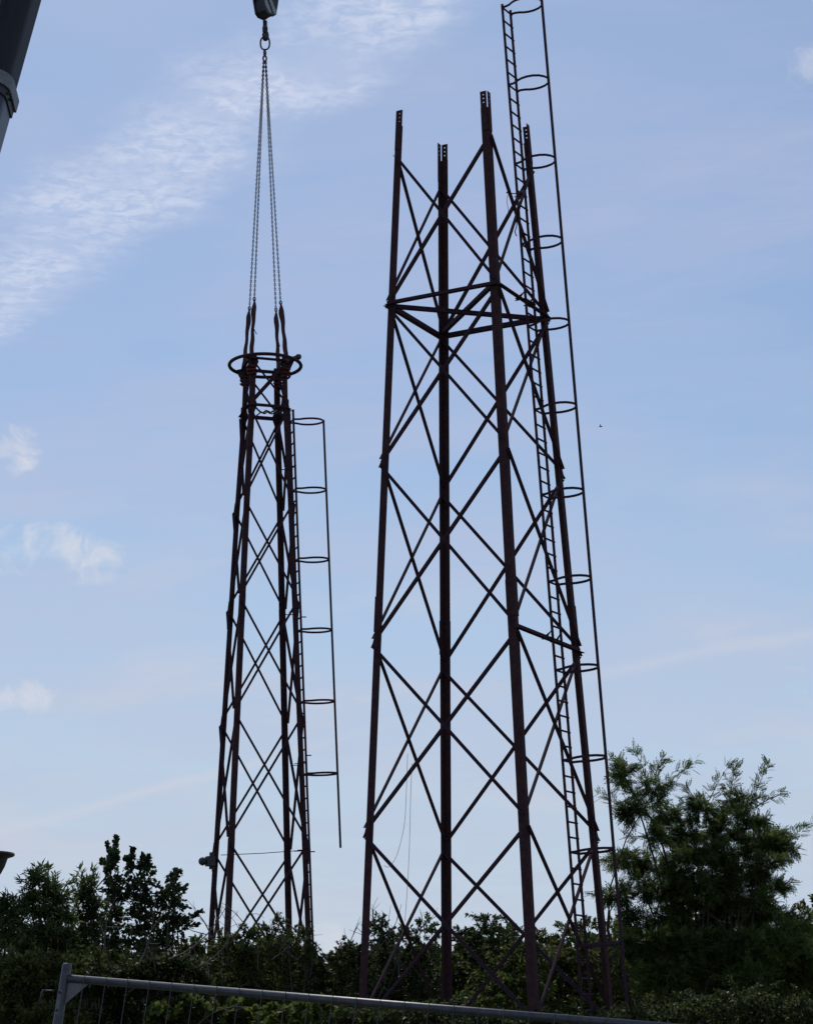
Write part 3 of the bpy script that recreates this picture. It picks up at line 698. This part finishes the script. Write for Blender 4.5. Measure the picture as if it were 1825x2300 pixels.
def plant(name, label, cat, base, clumps, shoots, kind, size, lpc, material, seed, group=None, trunk_r=.10, fork=.35,
          spread=.10, up=.5, twigs=14, bare=0, leafmat_name=None, droop=0.0, sprigs=2.0, sprig_first=99):
    """clumps: (centre, radii (3), weight). shoots: (base, tip). lpc: leaves for a clump of weight 1"""
    rs = np.random.RandomState(seed); base = np.array(base, float)
    root = empty(name, tuple(base), label, cat, group)
    P = []; A = []; segs = []; limbs = []
    top = np.array([c for c, r, w in clumps]).mean(0) if clumps else np.array(shoots[0][0])
    fk = base+(top-base)*fork; fk[:2] = base[:2]+(top[:2]-base[:2])*fork*.5
    limbs.append((bez(base-np.array([0, 0, .1]), fk, rs, .05, 6, 0), trunk_r, trunk_r*.72))
    for c, r, w in clumps:
        c = np.array(c, float); r = np.array(r, float)
        limbs.append((bez(fk+rs.normal(size=3)*.04, c, rs, .30, 8, .4), trunk_r*.26, .010))
        nt_ = max(4, int(twigs*w)); d = rnd_dirs(rs, nt_); d[:, 2] = d[:, 2]*.8+up*.35; d = unit(d)
        st = c+r*rs.uniform(.0, .45, (nt_, 1))*d+rs.normal(size=(nt_, 3))*r*.12
        en = c+r*rs.uniform(.70, 1.12, (nt_, 1))*d+rs.normal(size=(nt_, 3))*r*.10
        en[:, 2] -= droop*np.abs(r[2])*rs.uniform(0, 1, nt_)
        nl = max(3, int(lpc*w/nt_))
        for i in range(nt_):
            pts = bez(st[i], en[i], rs, .18, 5, up)
            segs.append((pts, .008, .003))
            t = rs.uniform(.05, 1.03, nl)**.85
            ix = np.clip(t*4, 0, 3.999); lo_ = ix.astype(int); fr_ = (ix-lo_)[:, None]
            pos = pts[lo_]*(1-fr_)+pts[lo_+1]*fr_
            P.append(pos+rs.normal(size=(nl, 3))*spread*size*1.6); tang = unit(pts[lo_+1]-pts[lo_])
            A.append(tang*.7+rnd_dirs(rs, nl)*.95)
    shoots = list(shoots)
    for c, r, w in clumps[:sprig_first]:
        c = np.array(c, float); r = np.array(r, float)
        for i in range(rs.poisson(sprigs*min(1.5, max(.5, w)))):
            d = unit(np.array([rs.normal()*.9, rs.normal()*.9, rs.uniform(.0, 1.3)]))
            shoots.append((c+r*d*.55, c+r*d*rs.uniform(1.15, 1.65)))
    for b_, tp_ in shoots:
        b_, tp_ = np.array(b_, float), np.array(tp_, float); L = np.linalg.norm(tp_-b_)
        pts = bez(b_, tp_, rs, .10, 9, .5); segs.append((pts, .014, .004))
        nl = int(L/size*(9.0 if kind == 'pinnate' else 13.0)); t = rs.uniform(.08, 1.0, nl)
        ix = np.clip(t*8, 0, 7.999); lo_ = ix.astype(int); fr_ = (ix-lo_)[:, None]
        pos = pts[lo_]*(1-fr_)+pts[lo_+1]*fr_; tang = unit(pts[lo_+1]-pts[lo_])
        P.append(pos+rs.normal(size=(nl, 3))*size*.35*(1.25-t[:, None])); A.append(tang*1.0+rnd_dirs(rs, nl)*.85)
    P = np.concatenate(P); A = unit(np.concatenate(A)); n = len(P)
    A[:, 2] -= droop*.35; A = unit(A)
    Nn = rnd_dirs(rs, n)*.75+np.array([0, 0, .85]); sz = size*rs.uniform(.65, 1.2, n)
    V, Fq = leaves_arrays(P, A, Nn, sz, kind)
    off = np.array(base)
    twig_mesh([(p-off, a_, b_) for p, a_, b_ in limbs], 'trunk', 'bark', root, 7)
    cr_ = np_obj('crown', V-off, Fq, material, root)
    twig_mesh([(p-off, a_, b_) for p, a_, b_ in segs], 'twigs', 'bark', root, 3)['kind'] = 'stuff'
    if bare:
        bs = []
        for i in range(bare):
            c, r, w = clumps[rs.randint(len(clumps))]; c = np.array(c); r = np.array(r)
            p = c+rs.normal(size=3)*r*.4-np.array([0, r[1]*.9, 0]); d = unit(np.array([rs.normal()*.6, -.1, rs.uniform(.4, 1.2)]))
            q = p+d*rs.uniform(.5, 1.1); pts = bez(p, q, rs, .2, 6, .1); bs.append((pts-off, .013, .004))
            for j in range(3):
                s_ = pts[1+j]; q2 = s_+unit(d+rs.normal(size=3)*.6)*rs.uniform(.2, .5); bs.append((bez(s_, q2, rs, .2, 4, .1)-off, .007, .003))
        twig_mesh(bs, 'bare_branches', 'twig', root, 4)['kind'] = 'stuff'
    return root
def pc(px, py, rx, ry, Y, w=None, dep=1.0):
    """clump from photo pixels at distance Y"""
    k = Y/FPX/math.cos(.12); c = at(px, py, Y)
    return (tuple(c), (rx*k, max(rx, ry)*k*dep, ry*k), w if w is not None else (rx*ry)/2500.0)

# feathery tree on the right (x0, y0, scale of the traced notes)
q5 = lambda cx, cy: (1300+cx*.3068, 1640+cy*.3068)
YR = 53.5
rs0 = np.random.RandomState(11)
def clumps_from(lst, Y, fn_, s, jy=.5, dens=1.0):
    out = []
    for cx, cy, rx, ry in lst:
        px, py = fn_(cx, cy); out.append(pc(px, py, rx*s, ry*s, Y+rs0.uniform(-jy, jy), max(.25, rx*s*ry*s/2000.0)*dens))
    return out
up_c = [(330, 330, 70, 90), (540, 450, 120, 80), (420, 600, 130, 100), (650, 640, 110, 110), (900, 600, 120, 100), (1150, 540, 140, 80),
        (1260, 650, 110, 80), (770, 790, 140, 110), (1050, 770, 190, 120), (1340, 830, 180, 110), (1480, 880, 100, 70), (540, 780, 100, 100),
        (340, 960, 150, 75), (560, 1030, 170, 100), (830, 940, 170, 110), (1130, 960, 190, 100), (1400, 980, 90, 55), (290, 1220, 140, 75),
        (580, 1190, 170, 90), (900, 1170, 180, 110), (1180, 1150, 180, 90), (1430, 1160, 100, 60),
        (700, 1080, 160, 90), (1000, 1080, 170, 90), (1280, 1060, 130, 80), (1000, 880, 150, 80), (760, 1270, 180, 80), (1050, 1260, 200, 80), (1320, 1270, 160, 70), (400, 1420, 140, 90), (700, 1390, 220, 120), (1050, 1390, 260, 130), (1380, 1390, 220, 110), (1600, 1430, 140, 110)]
lo_c = [(450, 1600, 180, 130), (800, 1620, 240, 150), (1150, 1620, 260, 150), (1500, 1620, 220, 150), (600, 1820, 200, 140), (950, 1840, 260, 150), (1350, 1840, 260, 150), (1650, 1800, 160, 160)]
sh = [((520, 470), (395, 150)), ((560, 430), (640, 175)), ((600, 440), (870, 215)), ((430, 520), (240, 190)), ((470, 560), (235, 320)), ((930, 560), (1100, 255)),
      ((1100, 540), (1150, 270)), ((1250, 560), (1385, 250)), ((1300, 560), (1490, 470)), ((900, 600), (770, 400)), ((400, 650), (150, 465)), ((1480, 860), (1720, 660)),
      ((420, 1000), (170, 960)), ((300, 1230), (80, 1200)), ((1430, 1170), (1570, 1120)), ((1480, 860), (1600, 900)), ((1350, 800), (1500, 760)), ((500, 800), (350, 790))]
plant('feathery_tree', 'tall feathery-leaved tree with plume-like shoots, at the right', 'tree', (6.35, YR, 0),
      clumps_from(up_c, YR, q5, .3068, .7), [(tuple(at(*q5(*b_), YR)), tuple(at(*q5(*t_), YR-.1))) for b_, t_ in sh],
      'pinnate', .215, 560, 'robinia', 21, trunk_r=.15, fork=.30, twigs=34, droop=.25, sprigs=4.5, sprig_first=22)
plant('leafy_thicket', 'dense shadowed thicket under the feathery tree', 'bush', (6.7, YR-1.4, 0),
      clumps_from(lo_c, YR-1.4, q5, .3068, .5), [], 'pinnate', .24, 520, 'robinia', 22, trunk_r=.08, fork=.2, twigs=16, droop=.2)
plant('leafy_thicket', 'pale green bush cut off by the right edge below the feathery tree', 'bush', (9.0, 55.5, 0),
      [pc(1840, 2090, 60, 60, 55.5), pc(1800, 2160, 70, 70, 55), pc(1850, 2200, 70, 90, 55), pc(1780, 2260, 90, 80, 55.2)], [(tuple(at(1835, 2090, 55.5)), tuple(at(1822, 2012, 55.5)))],
      'oval', .12, 900, 'hedge2', 23, trunk_r=.06, twigs=18)

# poplars and willow-like bushes on the left
q3 = lambda cx, cy: (cx*.2922, 1860+cy*.2922)
YP = 38.0
def pop(label, tip, rows, seed, base_px, kind='round', size=.068, material='poplar', Y=YP, lpc=430, shoots=(), name='poplar_sapling', cat='tree', dens=1.0, up=1.2):
    bp = at(base_px, 2300, Y); cl = clumps_from([(a_, b_, c_*(1.45 if kind == 'round' else 1.15), d_*1.05) for a_, b_, c_, d_ in rows], Y, q3, .2922, .35, dens)
    s_ = [(tuple(at(*q3(*b_), Y)), tuple(at(*q3(*t_), Y))) for b_, t_ in shoots]
    plant(name, label, cat, (bp.x, bp.y, 0), cl, s_, kind, size, lpc, material, seed, 'young trees on the left', trunk_r=.05, fork=.45, twigs=60, up=up)
pop('tallest slender poplar with small dark leaves among the trees on the left', None,
    [(870, 230, 30, 100), (855, 330, 45, 90), (880, 450, 60, 100), (885, 560, 65, 100), (870, 690, 80, 90), (840, 800, 110, 90), (820, 910, 110, 90)], 31, 255,
    shoots=[((870, 300), (888, 66)), ((850, 360), (820, 120)), ((850, 350), (780, 250))])
pop('twin-tipped slender poplar right of the tallest one on the left', None,
    [(1010, 330, 50, 90), (1110, 330, 50, 90), (1060, 460, 110, 100), (1080, 580, 120, 90), (1060, 700, 110, 90), (1090, 830, 110, 90), (1070, 920, 110, 80)], 32, 312,
    shoots=[((1000, 330), (1022, 155)), ((1090, 330), (1095, 205)), ((1010, 330), (965, 230)), ((1140, 380), (1185, 340)), ((1110, 330), (1130, 240))])
pop('short poplar with a side shoot reaching right, beside the slung tower section', None,
    [(1340, 430, 40, 90), (1330, 520, 60, 80), (1310, 620, 85, 80), (1300, 730, 100, 80), (1290, 840, 90, 80), (1270, 930, 90, 70), (1400, 740, 60, 50), (1240, 560, 40, 60)], 33, 375,
    shoots=[((1330, 440), (1346, 320)), ((1380, 760), (1550, 640)), ((1400, 780), (1520, 740)), ((1390, 520), (1420, 480)), ((1380, 850), (1420, 860))])
pop('narrow-leaved bush with upright shoots between the poplars and the left edge', None,
    [(680, 450, 50, 80), (660, 560, 80, 90), (720, 640, 90, 90), (640, 720, 100, 90), (660, 840, 110, 90), (600, 930, 110, 80)], 34, 200, 'slim', .12, 'willow', 36.5, 780,
    [((660, 470), (625, 320)), ((690, 460), (715, 325)), ((600, 480), (575, 370)), ((700, 470), (745, 380)), ((620, 520), (580, 480))], 'willow_bush', 'bush')
pop('broad narrow-leaved bush near the left edge with two upright sprays', None,
    [(290, 430, 80, 80), (400, 470, 70, 70), (330, 560, 130, 90), (230, 600, 90, 80), (460, 590, 80, 90), (300, 690, 150, 90), (450, 720, 110, 90), (330, 830, 170, 90), (460, 860, 120, 90), (250, 930, 150, 80), (430, 960, 130, 80)], 35, 100, 'slim', .12, 'willow', 35.5, 780,
    [((280, 440), (268, 285)), ((300, 430), (310, 300)), ((380, 460), (365, 310)), ((410, 460), (425, 350)), ((240, 470), (160, 400)), ((470, 500), (560, 400)), ((460, 560), (540, 500))], 'willow_bush', 'bush')
pop('narrow-leaved bush cut off by the left edge below the bowl-shaped fitting', None,
    [(60, 600, 80, 60), (20, 680, 90, 80), (130, 680, 80, 80), (60, 780, 120, 90), (150, 860, 110, 90), (30, 900, 120, 100)], 36, 10, 'slim', .12, 'willow', 36, 780,
    [((60, 590), (45, 510)), ((110, 600), (90, 530)), ((10, 640), (0, 560))], 'willow_bush', 'bush')
# shadowed undergrowth below them
def thicket(label, rows, seed, Y, material='hedge', size=.10, lpc=900, kind='oval', name='hedge_bush', bare=0, group='hedgerow bushes', twigs=34, spread=.10):
    cl = []
    for px, py, rx, ry in rows: cl.append(pc(px, py, rx, ry, Y+rs0.uniform(-.5, .5), max(.3, rx*ry/2600.0)))
    bx_ = at(sum(r[0] for r in rows)/len(rows), 2300, Y)
    plant(name, label, 'bush', (bx_.x, bx_.y, 0), cl, [], kind, size, lpc, material, seed, group, trunk_r=.07, fork=.25, twigs=twigs, bare=bare, up=.7, spread=spread)
thicket('dark undergrowth behind the fence post in the lower left corner', [(30, 2185, 70, 45), (110, 2185, 70, 45), (60, 2230, 90, 60), (150, 2230, 70, 60), (30, 2290, 80, 50), (130, 2290, 80, 50)], 41, 33.0, 'hedge2', .085)
thicket('dark undergrowth beneath the poplars on the left', [(220, 2185, 70, 40), (310, 2190, 70, 40), (390, 2180, 60, 40), (230, 2220, 80, 55), (330, 2220, 80, 55), (420, 2210, 70, 50), (260, 2290, 90, 50), (390, 2290, 90, 50)], 42, 33.5, 'hedge', .085, bare=6)
thicket('low bush filling the gap between the poplars and the slung section', [(430, 2140, 35, 30), (460, 2150, 45, 40), (400, 2170, 45, 35), (440, 2210, 60, 50), (480, 2250, 70, 60), (430, 2300, 80, 50)], 43, 56, 'hedge2', .11)
thicket('rounded hedgerow bush hiding the foot of the slung section', [(500, 2120, 35, 30), (555, 2105, 45, 32), (610, 2088, 40, 28), (660, 2105, 40, 32), (530, 2150, 60, 45), (600, 2145, 70, 50), (670, 2150, 55, 45), (560, 2210, 80, 55), (650, 2210, 80, 55), (600, 2280, 100, 60)], 44, 56.5, 'hedge2', .10, bare=16, lpc=950)
thicket('dark hedgerow bush right of the slung section', [(700, 2140, 30, 30), (735, 2170, 45, 35), (700, 2200, 50, 45), (750, 2220, 60, 50), (710, 2270, 70, 55), (775, 2150, 35, 30)], 45, 57.5, 'hedge', .10)
thicket('hedgerow bush seen through the left bay of the right tower', [(790, 2135, 40, 32), (838, 2085, 26, 30), (850, 2110, 45, 40), (900, 2110, 50, 35), (950, 2090, 38, 32), (830, 2170, 60, 50), (910, 2170, 65, 50), (970, 2150, 50, 45), (840, 2240, 80, 60), (930, 2240, 80, 60), (880, 2300, 90, 50)], 46, 57, 'hedge', .10, bare=14, lpc=950)
thicket('tallest bush in the hedgerow, seen in the middle bay of the right tower', [(1097, 2072, 30, 30), (1080, 2105, 50, 40), (1140, 2090, 36, 28), (1125, 2130, 60, 45), (1040, 2125, 40, 35), (1060, 2170, 60, 50), (1130, 2190, 70, 50), (1030, 2200, 60, 50), (1080, 2260, 90, 60)], 47, 57.5, 'hedge', .10, lpc=950)
thicket('low pale green bush in front of the hedgerow under the middle bay', [(1010, 2170, 30, 28), (1150, 2170, 45, 36), (1190, 2140, 35, 28), (1110, 2220, 60, 45), (1180, 2220, 70, 50), (1060, 2270, 70, 45), (1150, 2290, 90, 45)], 48, 55, 'shrub', .12, lpc=800)
thicket('pale bush behind the ladder of the right tower', [(1225, 2120, 36, 30), (1270, 2110, 40, 32), (1320, 2085, 36, 30), (1230, 2170, 60, 45), (1300, 2160, 60, 45), (1260, 2230, 80, 55), (1330, 2230, 70, 60), (1290, 2300, 90, 50)], 49, 56, 'hedge2', .11)
thicket('small bush between the ladder cage and the feathery tree', [(1375, 2085, 34, 30), (1400, 2130, 45, 36), (1360, 2150, 45, 40), (1400, 2200, 60, 50), (1420, 2270, 80, 60)], 50, 57, 'hedge2', .11)
thicket('broad-leaved shrub below the fence rail at the left', [(640, 2290, 60, 30), (700, 2270, 50, 26), (580, 2300, 60, 30), (500, 2290, 50, 35), (440, 2275, 60, 35), (380, 2285, 60, 32)], 51, 33, 'shrub', .10, kind='round', lpc=700)
thicket('dark shrub behind the fence rail under the right tower', [(760, 2300, 60, 40), (850, 2300, 60, 40), (960, 2290, 70, 45), (1060, 2310, 80, 40)], 52, 35, 'hedge', .09)
thicket('shadowed shrub behind the fence rail at the right', [(1200, 2310, 90, 40), (1320, 2310, 90, 40), (1440, 2300, 90, 50), (1560, 2290, 90, 60), (1680, 2280, 100, 70), (1800, 2290, 90, 60)], 53, 46, 'hedge', .10)
# the wood behind the hedgerow reads as one dark mass
Vs, Fs, bse = [], [], 0
rs = np.random.RandomState(77)
n = 60000
px_ = rs.uniform(-120, 1950, n); prof_ = np.interp(px_, [-120, 300, 430, 560, 640, 720, 850, 980, 1100, 1220, 1380, 1500, 1950], [2150, 2140, 2165, 2125, 2120, 2175, 2130, 2150, 2105, 2135, 2110, 2090, 2110])
prof_ = prof_+12*np.sin(px_*.07)+8*np.sin(px_*.19+1)
py_ = prof_+(2360-prof_)*rs.uniform(0, 1, n)**1.1
Yb = rs.uniform(64, 68, n)
D_ = np.array(f0)[None]+np.array(CR)[None]*((px_-PW/2)/FPX)[:, None]-np.array(CU)[None]*((py_-PH/2)/FPX)[:, None]
Pb = np.array([0, 0, EYE])+D_*(Yb/D_[:, 1])[:, None]
V, Fq = leaves_arrays(Pb, rnd_dirs(rs, n), rnd_dirs(rs, n), rs.uniform(.20, .40, n), 'oval')
tag(np_obj('far_wood', V, Fq, 'hedge'), 'dark wood closing the view behind the hedgerow', 'wood', kind='stuff')
